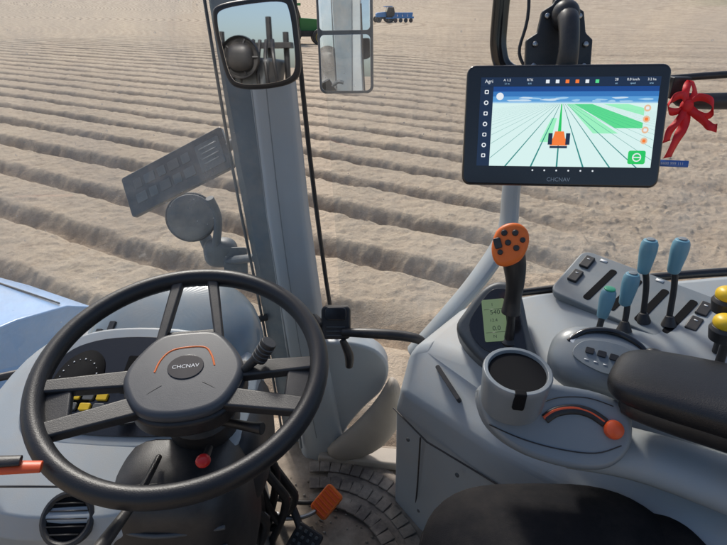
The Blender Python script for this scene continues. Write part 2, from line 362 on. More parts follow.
g=G('door_step_shell',(0,1.17,1.6))
rings=[]
for (cx,cy,z,w,h_) in [(.085,1.16,1.84,.012,.02),(.085,1.165,1.76,.035,.03),(.05,1.17,1.67,.055,.035),(0,1.17,1.60,.062,.04),(-.05,1.18,1.55,.055,.035),(-.09,1.19,1.52,.03,.02)]:
    rings.append([(cx+w*math.cos(t_),cy+.03*math.sin(t_)-.01,z+h_*math.cos(t_)*-.6) for t_ in [2*math.pi*k/14 for k in range(14)]])
loft('shell',rings,M_beige,g,None,0,1)

# ---------------------------------------------------------------- windows
g=G('windshield_glass',(-.8,1.0,2.4))
obj('pane',[(-.265,1.262,1.98),(-1.25,.80,2.0),(-1.35,.80,3.2),(-.36,1.28,3.2)],[(0,1,2,3)],M_glass,g,False)
g=G('door_window_glass',(.3,1.2,2.5))
obj('pane',[(-.06,1.26,1.9),(.12,1.22,1.98),(.40,1.17,2.15),(.85,1.06,2.22),(.85,1.06,3.2),(-.11,1.27,3.2)],[(0,1,2,3,4,5)],M_glass,g,False)
g=G('window_frame',(.3,1.14,2.7))
tube('upright_bar',[(.265,1.14,3.05),(.265,1.135,2.75),(.27,1.13,2.665),(.295,1.125,2.63),(.36,1.12,2.615)],.015,M_gloss,g,14,6,None,(1.1,.8))
tube('lower_rail',[(.30,1.135,2.62),(.325,1.14,2.5),(.335,1.145,2.37),(.33,1.13,2.27),(.27,1.10,2.17),(.19,1.09,2.06),(.12,1.09,1.97)],[.02,.026,.028,.030,.030,.026,.02],M_pillar,g,14,6,None,(1.1,.6))
g=G('grab_rail',(.6,.93,2.62))
tube('upper_rod',[(.50,.955,2.635),(.60,.94,2.645),(.75,.92,2.655)],.006,M_black,g)
tube('lower_rod',[(.535,.935,2.615),(.56,.925,2.605),(.75,.90,2.612)],[.009,.013,.015],M_black,g)
box('clamp',(.535,.945,2.625),(.03,.03,.035),M_black,g)

# ---------------------------------------------------------------- interior mirror
g=G('interior_mirror',(-.178,.968,2.689),(1.507,-.097,.004),scale=.82)
S=[(-.085,.060),(-.070,.082),(0,.088),(.068,.085),(.083,.066),(.084,0),(.078,-.058),(.055,-.080),(0,-.086),(-.055,-.080),(-.078,-.06),(-.085,0)]
prism('housing',sm(S),.028,M_black,g,None,0,.010,4)
prism('mirror_face',[(x*.88,y*.88) for x,y in sm(S)],.003,M_mirror,g,None,.002,.0008)
tube('arm',[(0,.02,-.03),(.0,.09,-.05),(.01,.22,-.06)],.009,M_black,g)
# ---------------------------------------------------------------- exterior mirror
g=G('exterior_mirror',(-.081,2.564,2.514),(1.50,-.019,-.05))
prism('housing',rrect(.250,.420,.03,6,0,.078),.05,M_dgrey,g,None,0,.012,3)
prism('main_face',rrect(.226,.238,.020,6,0,0),.003,M_mirror,g,None,.002,.0006)
prism('wide_angle_face',rrect(.226,.138,.018,6,0,.205),.003,M_mirror,g,None,.002,.0006)
tube('bracket',[(-.06,.27,-.06),(-.10,.1,-.07),(-.10,-.12,-.07)],.012,M_black,g)
tube('support_arm',[(-.10,.1,-.07),(-.12,.2,-.3),(-.12,.36,-.9)],.014,M_black,g)

# ---------------------------------------------------------------- guidance monitor
g=G('guidance_monitor',(.305,.818,2.584),(1.301,-.022,-.131))
prism('housing',rrect(.296,.181,.013),.024,M_gloss,g,None,0,.004,4)
prism('rear_box',rrect(.16,.10,.01),.03,M_black,g,None,-.024,.004)
sx0,sx1,sy0,sy1=-.1265,.133,-.060,.072; SW=sx1-sx0; SH=sy1-sy0
E={k:emat('screen_'+k,c,s_) for k,c,s_ in [('navy',(.010,.022,.055),1),('skytop',(.012,.07,.30),.8),('skymid',(.04,.20,.55),.85),('skylow',(.38,.64,.88),.9),('field',(.70,.90,.87),.95),('line',(.03,.30,.27),.8),('green',(.10,.68,.26),1.),('green2',(.32,.85,.50),1.),('orange',(.9,.2,.03),1),('white',(.85,.9,.95),.9),('btn',(.02,.55,.12),1),('cloud',(.62,.78,.92),.9)]}
def sp(u,v): return (sx0+u*SW, sy1-v*SH)
def sq(nm,pts,m,z): 
    P=[sp(*q_) for q_ in pts]
    if area(P)<0: P=P[::-1]
    obj(nm,[(x,y,z) for x,y in P],[tuple(range(len(P)))],m,g,False)
def R4(a,b,c_,d_): return [(a,b),(c_,b),(c_,d_),(a,d_)]
sq('display',R4(0,0,1,1),E['navy'],.0004)
E['sky3']=emat('screen_sky3',(.11,.36,.72),.9)
for i,(v0,v1) in enumerate([(.10,.155),(.155,.21),(.21,.27),(.27,.30)]):
    sq('sky_band',R4(.075,v0,1,v1),[E['skytop'],E['skymid'],E['sky3'],E['skylow']][i],.0008)
for i in range(16):
    cu=.12+.84*random.random(); cv=.225+.04*random.random(); rw=.02+.03*random.random()
    if .62<cu<.66: continue
    sq('cloud',[(cu+rw*math.cos(a_)*(1+.2*math.sin(3*a_+i)),cv+.010*math.sin(a_)*(1+.3*math.sin(2*a_+i))) for a_ in [k*math.pi/7 for k in range(14)]],E['cloud'] if i%3==0 else E['skylow'],.0011+.00002*i)
sq('field_view',R4(.075,.285,1,1),E['field'],.0016)
vx,vy=.47,.25
def clipray(ang_):
    dx,dy=math.sin(ang_),math.cos(ang_)
    ts=[(1-vy)/dy if dy>1e-6 else 9]
    if dx>1e-6: ts.append((1-vx)/dx)
    if dx<-1e-6: ts.append((.075-vx)/dx)
    t_=min(ts); return vx+dx*t_,vy+dy*t_,t_
for k in range(-20,21):
    a_=math.atan(k*.20)
    x1,y1,t_=clipray(a_); dx,dy=math.sin(a_),math.cos(a_); t0=.045/dy; 
    if t0>t_: continue
    w0,w1=.0011,.0048*t_+.0014; px,py=dy,-dx
    sq('guide_line',[(vx+dx*t0-px*w0,vy+dy*t0),(vx+dx*t0+px*w0,vy+dy*t0),(min(1,x1+px*w1),y1),(max(.075,x1-px*w1),y1)],E['line'],.0022)
sq('worked_area',[(.50,.295),(.54,.295),(.80,.62),(.66,.62)],E['green2'],.0019)
sq('worked_area',[(.54,.295),(.64,.295),(.93,.50),(.93,.56),(.78,.56)],E['green'],.00195)
sq('worked_area',[(.70,.295),(.84,.295),(.93,.34),(.93,.42)],E['green2'],.0019)
sq('worked_area',[(.42,.45),(.45,.45),(.42,.72),(.36,.72)],E['green2'],.0019)
sq('guide_center',[(.467,.295),(.473,.295),(.48,.62),(.46,.62)],E['btn'],.0024)
ox=-.03
sq('vehicle_icon',[(.455+ox,.68),(.545+ox,.68),(.55+ox,.76),(.45+ox,.76)],E['orange'],.0026)
sq('vehicle_icon_cab',[(.475+ox,.60),(.525+ox,.60),(.535+ox,.68),(.465+ox,.68)],E['orange'],.0027)
for s_ in (-1,1): sq('vehicle_wheel',R4(.5+ox+s_*.05-.012,.62,.5+ox+s_*.05+.012,.75),E['navy'],.0029)
sq('vehicle_base',R4(.45+ox,.765,.55+ox,.79),E['navy'],.0028)
sq('top_bar',R4(0,0,1,.10),E['navy'],.0030)
text('status_text','Agri',.0072,E['white'],g,T(sx0+.012,sy1-.006,.0034))
for u_,s_ in [(.15,'A 1.2'),(.28,'RTK'),(.76,'28'),(.85,'0.0 km/h'),(.95,'3.2 ha')]:
    text('status_text',s_,.0050,E['white'],g,T(sx0+u_*SW,sy1-.0042,.0034))
for u_,s_ in [(.15,'2.1 m'),(.28,'0.01'),(.76,'sat'),(.85,'speed'),(.95,'area')]:
    text('status_text',s_,.0032,E['skylow'],g,T(sx0+u_*SW,sy1-.0095,.0034))
for i,(cc) in enumerate(['white','white','orange','orange','white','green']):
    sq('status_icon',R4(.37+i*.055,.03,.39+i*.055,.068),E[cc],.0032)
for i in range(7):
    cy=.16+.12*i
    prism('side_icon',circ(.0034,14,*sp(.037,cy)) if i%2 else rrect(.006,.0056,.001,2,*sp(.037,cy)),.0006,E['white'],g,None,.0016,0)
    prism('side_icon_core',circ(.0019,10,*sp(.037,cy)),.0004,E['navy'],g,None,.0020,0)
E['pale']=emat('screen_paleor',(.85,.55,.35),.9)
for i in range(4): 
    prism('tool_button',circ(.0050,16,*sp(.945,.34+.12*i)),.0004,E['pale'],g,None,.0030,0)
    prism('tool_button_core',rrect(.0045,.0045,.001,2,*sp(.945,.34+.12*i)),.0004,E['orange'] if i%2 else E['white'],g,None,.0034,0)
prism('compass_icon',circ(.0055,18,*sp(.115,.21)),.0004,E['white'],g,None,.0022,0)
prism('steer_button',rrect(.025,.020,.003,4,*sp(.915,.885)),.0004,E['btn'],g,None,.0032,0)
prism('steer_ring',circ(.0065,20,*sp(.915,.885)),.0003,E['white'],g,None,.0036,0)
prism('steer_ring_inner',circ(.0048,20,*sp(.915,.885)),.0003,E['btn'],g,None,.0040,0)
box('steer_spoke',(sp(.915,.885)[0],sp(.915,.885)[1],.0041),(.010,.0016,.0004),E['white'],g,None,0)
for i in range(6): prism('nav_dot',circ(.0013,10,-.04+.018*i,-.066),.0004,E['white'],g,None,.0006,0)
text('maker_text','CHCNAV',.0085,M_metal,g,T(0,-.080,.0006))

g=G('monitor_mount',(.32,.93,2.70))
M=frm((.315,.925,2.705),(-.05,-.95,.25))
S=[(-.050,-.055),(-.052,-.005),(-.035,.006),(-.030,.038),(-.014,.048),(-.010,.056),(.012,.056),(.018,.048),(.036,.038),(.042,.006),(.054,-.004),(.055,-.055)]
prism('clamp_plate',S,.012,M_black,g,M,0,.003)
for x_,y_ in [(-.038,-.012),(.042,-.012),(-.022,.030),(.028,.030),(-.038,-.045),(.042,-.045)]:
    lathe('bolt',[(.0045,0),(.0045,.004),(.003,.005)],M_metal,g,M@T(x_,y_,0),12)
tube('ball_arm',[(.003,.025,0),(.003,.018,.03),(.003,-.03,.045),(.003,-.075,.03)],[.018,.016,.015,.018],M_black,g,18,5,M)
superell('ball',(.003,.03,.014),(.021,.021,.021),M_black,g,1,1,M)
tube('mount_post',[(0,.05,-.012),(0,.2,-.02)],.012,M_black,g,12,3,M)
tube('power_cable',[(-.03,-.06,-.02),(-.055,-.02,-.03),(-.045,.05,-.03),(-.06,.2,-.03)],.003,M_black,g,8,6,M)

# ---------------------------------------------------------------- steering wheel
g=G('steering_wheel',(-.279,.660,2.250),(.240,0,.152))
Rm,rm=.2095,.0150
v=[];f=[];n1_,n2_=96,20
for i in range(n1_):
    a_=2*math.pi*i/n1_
    for j in range(n2_):
        b_=2*math.pi*j/n2_; rr=Rm+rm*math.cos(b_)*1.0; v.append((rr*math.cos(a_),rr*math.sin(a_),rm*1.1*math.sin(b_)))
for i in range(n1_):
    for j in range(n2_):
        f.append((i*n2_+j,((i+1)%n1_)*n2_+j,((i+1)%n1_)*n2_+(j+1)%n2_,i*n2_+(j+1)%n2_))
obj('rim',v,f,M_leather,g)
def spoke(nm,a_,b_,w,t_,z0,z1,m=M_black,w2=None):
    ax,ay=a_;bx,by=b_; dx,dy=bx-ax,by-ay; l=math.hypot(dx,dy); nx,ny=-dy/l*w/2,dx/l*w/2; k=(w2 or w)/w; mx_,my_=nx*k,ny*k
    v=[(ax-nx,ay-ny,z0-t_/2),(ax+nx,ay+ny,z0-t_/2),(ax+nx,ay+ny,z0+t_/2),(ax-nx,ay-ny,z0+t_/2),(bx-mx_,by-my_,z1-t_/2),(bx+mx_,by+my_,z1-t_/2),(bx+mx_,by+my_,z1+t_/2),(bx-mx_,by-my_,z1+t_/2)]
    obj(nm,v,[(0,1,2,3),(7,6,5,4),(0,4,5,1),(1,5,6,2),(2,6,7,3),(3,7,4,0)],m,g,True,.004,3)
for s_ in (-1,1):
    spoke('top_spoke',(s_*.050,.050),(s_*.030,.205),.015,.016,-.022,-.002,M_black,.020)
    spoke('side_spoke_upper',(s_*.070,.000),(s_*.204,-.018),.034,.018,-.024,-.002,M_black,.024)
    spoke('side_spoke_lower',(s_*.060,-.050),(s_*.180,-.096),.036,.018,-.024,-.002,M_black,.028)
    spoke('side_spoke_web',(s_*.180,-.015),(s_*.168,-.090),.040,.014,-.010,-.010)
    box('spoke_button',(s_*.108,-.034,-.026),(.040,.024,.008),M_dgrey,g,Matrix.Rotation(-s_*.25,4,'Z'),.003)
spoke('top_spoke_foot',(-.045,.088),(.045,.088),.014,.012,-.024,-.024)
H=sm([(-.045,.076),(0,.082),(.045,.076),(.074,.042),(.090,.004),(.086,-.030),(.062,-.070),(.025,-.086),(-.025,-.086),(-.062,-.070),(-.086,-.030),(-.090,.004),(-.074,.042)])
prism('hub_base',[(x*1.03,y*1.03) for x,y in H],.035,M_black,g,None,-.022,.008,3)
prism('hub_pad',H,.022,M_hub,g,None,-.004,.012,5)
prism('logo_disc',[(x*1.15,y) for x,y in circ(.024,36)],.003,M_gloss,g,T(.002,.002,-.0025),0,.0008)
text('hub_text','CHCNAV',.0098,M_white,g,T(.002,.002,-.0021))
pts=[(-.044,-.004),(-.038,.020),(-.024,.038),(0,.043),(.028,.040),(.040,.022),(.046,.000)]
tube('orange_trim',[(x,y,-.0045) for x,y in pts],.0018,M_orange,g,8,6,None,(1,1))
for s_ in (-1,1): tube('hub_crease',[(s_*.030,-.03,-.0045),(s_*.05,-.045,-.005),(s_*.06,-.06,-.008)],.0012,M_black,g,6,4)

g=G('steering_column',(-.28,.72,2.0))
lathe('column_tube',[(.034,0),(.050,-.02),(.050,-.045),(.058,-.05),(.058,-.075),(.052,-.08),(.062,-.09),(.062,-.13),(.055,-.14),(.07,-.20),(.075,-.35),(.07,-.62),(.06,-.72)],M_black,g,Matrix.Translation((-.275,.672,2.222))@Euler((.30,0,.152)).to_matrix().to_4x4(),32)
superell('column_shroud',(-.27,.78,1.98),(.085,.12,.10),M_black,g,.5,.6)
superell('lower_shroud',(-.315,.665,1.93),(.115,.13,.155),M_black,g,.5,.6)
for k in range(3): tube('shroud_rib',[(-.41,.560-.004*k,2.01-.04*k),(-.32,.536-.002*k,2.02-.04*k),(-.22,.560-.004*k,2.01-.04*k)],.004,M_dgrey,g,8,5)
superell('release_knob',(-.235,.56,2.155),(.011,.011,.009),M_red,g,1,1)
tube('release_stem',[(-.235,.56,2.150),(-.25,.63,2.11)],.006,M_black,g,10,1)
tube('right_stalk',[(-.24,.68,2.185),(-.19,.67,2.235),(-.155,.672,2.27)],[.007,.007,.009],M_black,g)
tube('right_stalk_knob',[(-.165,.671,2.255),(-.145,.673,2.287)],[.0125,.0125],M_black,g,16,1)
for k in range(4): lathe('knob_ring',[(.0132,-.001),(.0132,.001)],M_dgrey,g,axisM((-.162+.004*k,.6714,2.260+.0065*k),(-.142+.004*k,.6734,2.292+.0065*k)),16)
tube('second_stalk',[(-.24,.66,2.14),(-.18,.62,2.165),(-.155,.61,2.17)],[.007,.008,.010],M_black,g)
tube('tilt_lever',[(-.33,.62,2.10),(-.31,.50,2.15),(-.315,.40,2.175)],[.005,.006,.009],M_black,g)
for i,(x,y,z) in enumerate([(-.20,.86,1.78),(-.18,.84,1.72),(-.22,.80,1.70),(-.17,.90,1.66),(-.21,.88,1.60)]):
    tube('hydraulic_hose',[(-.30,.84+.02*i,1.95),(x-.02,y-.02,z+.1),(x,y,z),(x-.06,y+.06,1.5)],.010,M_black,g,10,5)
    lathe('hose_fitting',[(.012,0),(.012,.016),(.008,.018)],M_metal,g,axisM((x,y,z+.02),(x-.02,y-.03,z+.1)),6)
g=G('orange_lever',(-.47,.46,2.25))
tube('handle',[(-.56,.44,2.262),(-.47,.462,2.246),(-.405,.478,2.232)],[.011,.011,.009],M_redor,g,14,5,None,(1,.6))
tube('sleeve',[(-.60,.435,2.276),(-.52,.452,2.262),(-.425,.475,2.246)],[.010,.011,.008],M_black,g,14,5,None,(1,.6))

# ---------------------------------------------------------------- dashboard
g=G('dashboard',(-.46,.80,2.0))
def ering(cx,cy,z,rx,ry,dz=0,e=.75,n=44):
    r=[]
    for k in range(n):
        t_=2*math.pi*k/n; c_,s_=math.cos(t_),math.sin(t_)
        x=rx*math.copysign(abs(c_)**e,c_); y=ry*math.copysign(abs(s_)**e,s_); r.append((cx+x,cy+y,z+dz*y/ry))
    return r
rings=[ering(-.51,.90,1.48,.27,.24),ering(-.51,.86,1.75,.26,.25),ering(-.49,.83,1.95,.27,.27),ering(-.475,.80,2.03,.27,.265,.02),ering(-.46,.79,2.08,.25,.245,.03),ering(-.45,.80,2.10,.22,.21,.035)]
loft('binnacle_body',rings,M_grey,g,None,.004)
rings=[ering(-.41,.93,2.03,.195,.145,.0,.85),ering(-.41,.94,2.09,.195,.14,.02,.88),ering(-.405,.95,2.145,.180,.125,.03,.92),ering(-.40,.955,2.180,.145,.095,.03,.95),ering(-.40,.96,2.197,.09,.055,.02,1)]
loft('instrument_hood',rings,M_cowl,g,None,0,1)
M=frm((-.425,.765,2.125),(-.02,-.42,.90))
prism('bezel_ring',sm([(-.19,-.06),(-.18,.06),(-.12,.115),(0,.13),(.12,.115),(.17,.06),(.18,-.06),(.12,-.11),(-.12,-.11)]),.03,M_pillar,g,M,0,.008)
prism('instrument_panel',sm([(-.165,-.05),(-.155,.05),(-.10,.092),(0,.104),(.10,.092),(.15,.05),(.16,-.05),(.10,-.09),(-.10,-.09)]),.004,M_gloss,g,M,.0035,.001)
prism('gauge_face',sm([(-.15,-.03),(-.14,.04),(-.10,.07),(-.065,.045),(-.06,-.02),(-.10,-.05)]),.001,M_matte,g,M@T(0,0,.0056),0,0)
for k in range(15):
    a_=math.radians(230-250*k/14); box('gauge_tick',(-.105+.034*math.cos(a_),.010+.040*math.sin(a_),0),(.0012,.0012,.0006) if k%2 else (.0025,.0025,.0006),M_white,g,M@T(0,0,.0062),0)
prism('digital_display',rrect(.085,.05,.004),.002,M_matte,g,M@T(.02,.035,.0065),0,.0005)
lcdw=emat('lcd_pale',(.45,.55,.55),.35)
text('display_digits','12:40',.016,lcdw,g,M@T(.015,.042,.0070))
for i in range(6): box('display_bar',(-.012+.011*i,.020,.0070),(.007,.006,.0004),lcdw,g,M,0)
for i in range(3):
    for j in range(2): prism('rocker_button',rrect(.020,.014,.003,4),.006,M_yellow if (i+j)%2==0 else M_dgrey,g,M@T(-.095+.025*i,-.025-.020*j,.009),0,.0015)
prism('keypad',rrect(.03,.045,.004),.006,M_white,g,M@T(.01,-.05,.010)@Matrix.Rotation(.2,4,'Z'),0,.0015)
for i in range(3):
    for j in range(2): box('key',(.003+.012*j,-.063+.013*i,.0115),(.006,.006,.002),M_black,g,M,0)
for i in range(5): prism('warning_light',rrect(.010,.006,.001,3),.002,[M_red,M_yellow,M_green,M_white,M_green][i],g,M@T(-.03+.016*i,-.012,.0065),0,.0005)
for i in range(5): prism('switch',rrect(.015,.020,.002,3),.006,M_black,g,frm((-.575+.020*i,.845+.020*i,2.150+.006*i),(-.35,-.5,.8),.35),0,.0015)
M=frm((-.455,.548,2.045),(.02,-.62,.78))
lathe('vent_ring',[(.040,-.01),(.041,.004),(.036,.006),(.031,.002),(.031,-.01)],M_black,g,M)
lathe('vent_well',[(.031,-.02),(.031,.0)],M_matte,g,M)
for i in range(5): box('vent_slat',(0,-.022+.011*i,.002),(2*math.sqrt(.031**2-(.022-.011*i)**2),.002,.005),M_black,g,M,0)
tube('panel_seam',[(-.62,.60,2.055),(-.52,.57,2.09),(-.36,.575,2.085),(-.25,.61,2.06)],.0022,M_black,g,6,6)
g=G('windshield_lower_seal',(-.8,1.05,1.98))
tube('seal',[(-1.25,.80,1.985),(-.9,.96,1.975),(-.6,1.10,1.97),(-.27,1.255,1.97)],.010,M_black,g,10,5)

# ---------------------------------------------------------------- exterior lamp and panel
g=G('work_lamp',(-.51,1.51,2.185))
M=frm((-.51,1.46,2.19),(.2,-.85,.35))
lathe('lamp_body',[(.02,-.08),(.05,-.06),(.066,-.02),(.070,0),(.066,.012),(.05,.02),(.025,.024)],M_lamp,g,M)
lathe('lamp_ring',[(.070,-.006),(.0735,-.003),(.0735,.003),(.070,.006)],M_black,g,M)
tube('lamp_bracket',[(-.51,1.52,2.15),(-.46,1.47,2.06),(-.38,1.40,2.08),(-.30,1.33,2.12)],[.02,.022,.020,.018],M_lamp,g,12,6,None,(1,.6))
superell('lamp_joint',(-.43,1.44,2.085),(.05,.035,.045),M_lamp,g,.7,.7)
tube('lamp_stem',[(-.44,1.42,2.10),(-.42,1.42,2.20),(-.43,1.40,2.27)],.012,M_lamp,g)
prism('mount_plate',rrect(.07,.09,.01),.012,M_lamp,g,frm((-.38,1.40,2.07),(0,-.9,.3)),0,.003)
g=G('indicator_panel',(-.478,1.305,2.371),(.933,-.456,-.001))
prism('panel_body',rrect(.31,.115,.008),.015,M_plate,g,None,0,.003)
for i in range(5):
    for j in range(2): prism('panel_cell',rrect(.024+.008*((i*3+j)%2),.026,.003,3),.002,M_platel if (i+j)%3 else M_dgrey,g,T(-.11+.037*i,.022-.040*j,.0015),0,.0005)
prism('panel_label',rrect(.07,.075,.004,3),.002,M_platel,g,T(.105,0,.0015),0,.0005)
for j in range(4): box('label_line',(.105,.024-.014*j,.0018),(.052-.01*(j%2),.003,.0008),M_greyd,g,None,0)
tube('panel_arm',[(.15,.0,-.01),(.20,.02,-.03),(.23,.0,-.04)],.012,M_lamp,g)

# ---------------------------------------------------------------- door handle
g=G('door_latch_handle',(-.02,1.05,2.06))
M=frm((-.066,1.06,2.075),(0,-.9,.45))
prism('latch_box',rrect(.070,.080,.012),.05,M_black,g,M,0,.006)
prism('latch_cap',rrect(.05,.03,.008,4,0,.022),.006,M_gloss,g,M,.006,.002)
for y_ in (-.01,-.02,-.03): box('latch_groove',(0,y_,.001),(.045,.003,.002),M_dgrey,g,M,0)
tube('grab_bar',[(-.05,1.05,2.055),(.02,1.03,2.065),(.09,1.02,2.065),(.13,1.01,2.06),(.145,1.01,2.035)],[.010,.012,.012,.011,.008],M_black,g)
tube('latch_trigger',[(-.05,1.04,2.04),(-.035,1.035,2.0),(-.035,1.035,1.965)],[.008,.011,.009],M_black,g)
tube('latch_bolt',[(-.10,1.06,2.06),(-.125,1.1,2.06)],.016,M_black,g,14,1)

# ---------------------------------------------------------------- pedals
g=G('accelerator_pedal',(-.09,.99,1.56))
M=frm((-.10,.965,1.575),(-.25,-.62,.75),-.45)
prism('pedal_pad',rrect(.055,.080,.010),.014,M_orange,g,M,0,.004)
for i in range(6): box('pedal_tread',(0,-.030+.012*i,.002),(.046,.004,.004),M_redor,g,M,.001)
tube('pedal_arm',[(-.11,.98,1.56),(-.17,.985,1.548),(-.26,1.0,1.55),(-.33,1.02,1.53)],.007,M_black,g)
tube('pedal_link',[(-.10,.99,1.55),(-.16,.93,1.56),(-.30,.90,1.60)],.006,M_metal,g)
g=G('brake_pedal',(-.15,.88,1.55))
M=frm((-.15,.865,1.55),(-.1,-.5,.8),-.35)
prism('pedal_pad',rrect(.075,.075,.010),.014,M_black,g,M,0,.004)
for i in range(4):
    for j in range(4): box('pedal_stud',(-.024+.016*i,-.024+.016*j,.002),(.008,.008,.005),M_dgrey,g,M,.001)
tube('pedal_arm',[(-.15,.88,1.54),(-.20,.95,1.62),(-.27,.95,1.75)],.010,M_black,g)

# ---------------------------------------------------------------- side console
g=G('side_console',(.4,.75,1.9))
P0=[(.085,1.03),(.13,1.10),(.25,1.13),(.45,1.10),(.82,1.0),(.82,.25),(.52,.25),(.40,.52),(.22,.83)]
P1=[(.070,.90),(.10,.97),(.22,1.05),(.42,1.05),(.80,.98),(.80,.28),(.50,.33),(.40,.56),(.225,.72)]
P2=[(.078,.865,2.03),(.10,.92,2.10),(.22,1.0,2.155),(.38,.99,2.19),(.76,.88,2.29),(.78,.30,2.20),(.50,.35,2.06),(.405,.575,2.03),(.235,.715,2.02)]
r0=[(x,y,1.50) for x,y in P0]; rm_=[((a_[0]+b_[0])/2,(a_[1]+b_[1])/2,1.75) for a_,b_ in zip(P0,P1)]; r1=[(x,y,1.95) for x,y in P1]
cc=(.45,.75,2.12)
r3=[(cc[0]+(x-cc[0])*.9,cc[1]+(y-cc[1])*.9,z+.02) for x,y,z in P2]
loft('console_body',[r0,rm_,r1,P2,r3],M_grey,g,None,.014,0,4)
tube('cap_seam',[(.066,.90,1.955),(.13,.80,1.953),(.222,.718,1.953),(.31,.638,1.953),(.398,.557,1.953)],.0022,M_black,g,6,1)
tube('panel_seam',[(.118,.815,1.95),(.128,.88,1.75),(.138,.965,1.51)],.0022,M_black,g,6,1)
prism('recess_slot',rrect(.085,.009,.004),.05,M_black,g,frm((.165,.825,2.088),(-.35,-.45,.82),-.55),0,.001)
for (x,y,z) in [(.10,.87,1.92),(.19,.775,1.92),(.145,.93,1.60)]: lathe('panel_screw',[(.005,0),(.005,.002),(.003,.003)],M_dgrey,g,frm((x-.004,y-.03 if z>1.8 else y-.012,z),(-.7,-.7,.1)),10)
tube('rear_trim',[(.30,1.0,2.185),(.40,.99,2.205),(.55,.95,2.25),(.70,.905,2.29),(.85,.86,2.32)],[.007,.009,.009,.009,.009],M_gloss,g,12)
g=G('lever_panel',(.54,.85,2.25))
M=frm((.545,.845,2.252),(-.26,-.30,.92),-.12)
prism('panel_plate',rrect(.36,.135,.02),.02,M_greyd,g,M,0,.004)
for i in range(4): prism('lever_slot',rrect(.014,.095,.005,4),.002,M_matte,g,M@T(-.105+.05*i,-.005,.0012)@Matrix.Rotation(-.1,4,'Z'),0,.0004)
for (x,y) in [(-.155,-.01),(-.155,.035),(.07,-.01),(.07,.03),(.10,.01)]:
    prism('rocker_switch',rrect(.020,.032,.003,4),.012,M_black,g,M@T(x,y,.006),0,.002)
    box('switch_mark',(x,y+.006,.0065),(.006,.002,.0006),M_white,g,M,0)
for x,y in [(-.13,.055),(-.02,.058),(.13,.055)]: box('panel_icon',(x,y,.001),(.014,.006,.0008),M_white,g,M,0)
for (kx,ky,kz),(bx,by,bz),cap,sc in [((.437,.82,2.268),(.425,.80,2.215),M_green,.85),((.478,.83,2.292),(.475,.805,2.225),None,.92),((.502,.84,2.353),(.515,.82,2.235),None,.92),((.549,.83,2.358),(.55,.80,2.24),None,.92)]:
    g=G('hydraulic_lever',(bx,by,bz))
    tube('stem',[(bx,by,bz-.02),((bx+kx)/2+.004,(by+ky)/2+.006,(bz+kz)/2),(kx,ky,kz-.02)],[.0055,.0055,.006],M_black,g,12)
    lathe('boot',[(.014,0),(.010,.010),(.007,.018)],M_black,g,axisM((bx,by,bz-.005),(kx,ky,kz)))
    Mk=axisM((kx,ky,kz-.034*sc),(kx+(kx-bx)*.2,ky,kz+.05))
    lathe('knob',[(x*sc,z*sc) for x,z in [(.009,0),(.0115,.004),(.0130,.020),(.0150,.038),(.0158,.050),(.0152,.062),(.012,.069),(.004,.071)]],M_teal,g,Mk)
    if cap: lathe('cap',[(.0095,.059),(.010,.0615),(.007,.063)],cap,g,Mk)
    else: lathe('cap',[(.0075,.065),(.007,.0665),(.004,.067)],M_greyd,g,Mk)
for (x,y,z) in [(.558,.70,2.355),(.538,.66,2.33)]:
    g=G('yellow_knob_lever',(x,y,z)); tube('stem',[(x+.03,y+.02,z-.12),(x+.01,y,z-.02)],.007,M_black,g,10,1)
    superell('knob',(x,y,z),(.017,.017,.013),M_yellow,g,.9,.9); lathe('collar',[(.016,-.03),(.02,-.012),(.017,-.006)],M_black,g,T(x,y,z))

# joystick
g=G('joystick',(.25,.79,2.3))
tube('grip',[(.246,.792,2.392),(.254,.792,2.360),(.260,.794,2.325),(.262,.80,2.29),(.262,.80,2.262)],[.020,.019,.0155,.0145,.017],M_black,g,20,6)
tube('stick',[(.262,.80,2.27),(.266,.803,2.235),(.268,.806,2.19)],[.008,.0075,.010],M_black,g)
lathe('boot',[(.030,0),(.027,.012),(.021,.016),(.022,.022),(.015,.028),(.016,.033),(.009,.04)],M_black,g,T(.268,.806,2.165))
M=frm((.239,.782,2.402),(-.28,-.86,.42))
S=sm([(-.031,-.004),(-.026,.022),(-.010,.036),(.010,.038),(.026,.026),(.030,.004),(.022,-.022),(.004,-.036),(-.014,-.038),(-.026,-.026)])
prism('head',S,.034,M_orange,g,M,.006,.011,5,.8)
for x,y,r in [(-.012,.018,.0052),(.005,.020,.0052),(.018,.010,.0045),(-.004,.003,.0050),(.010,-.004,.0050),(-.014,-.014,.0045)]:
    lathe('head_button',[(r,0),(r,.003),(r*.7,.0045)],M_black,g,M@T(x,y,.005),16)
prism('thumb_switch',rrect(.012,.018,.003),.006,M_black,g,M@T(-.020,.0,.010)@Matrix.Rotation(.4,4,'Z'),0,.002)

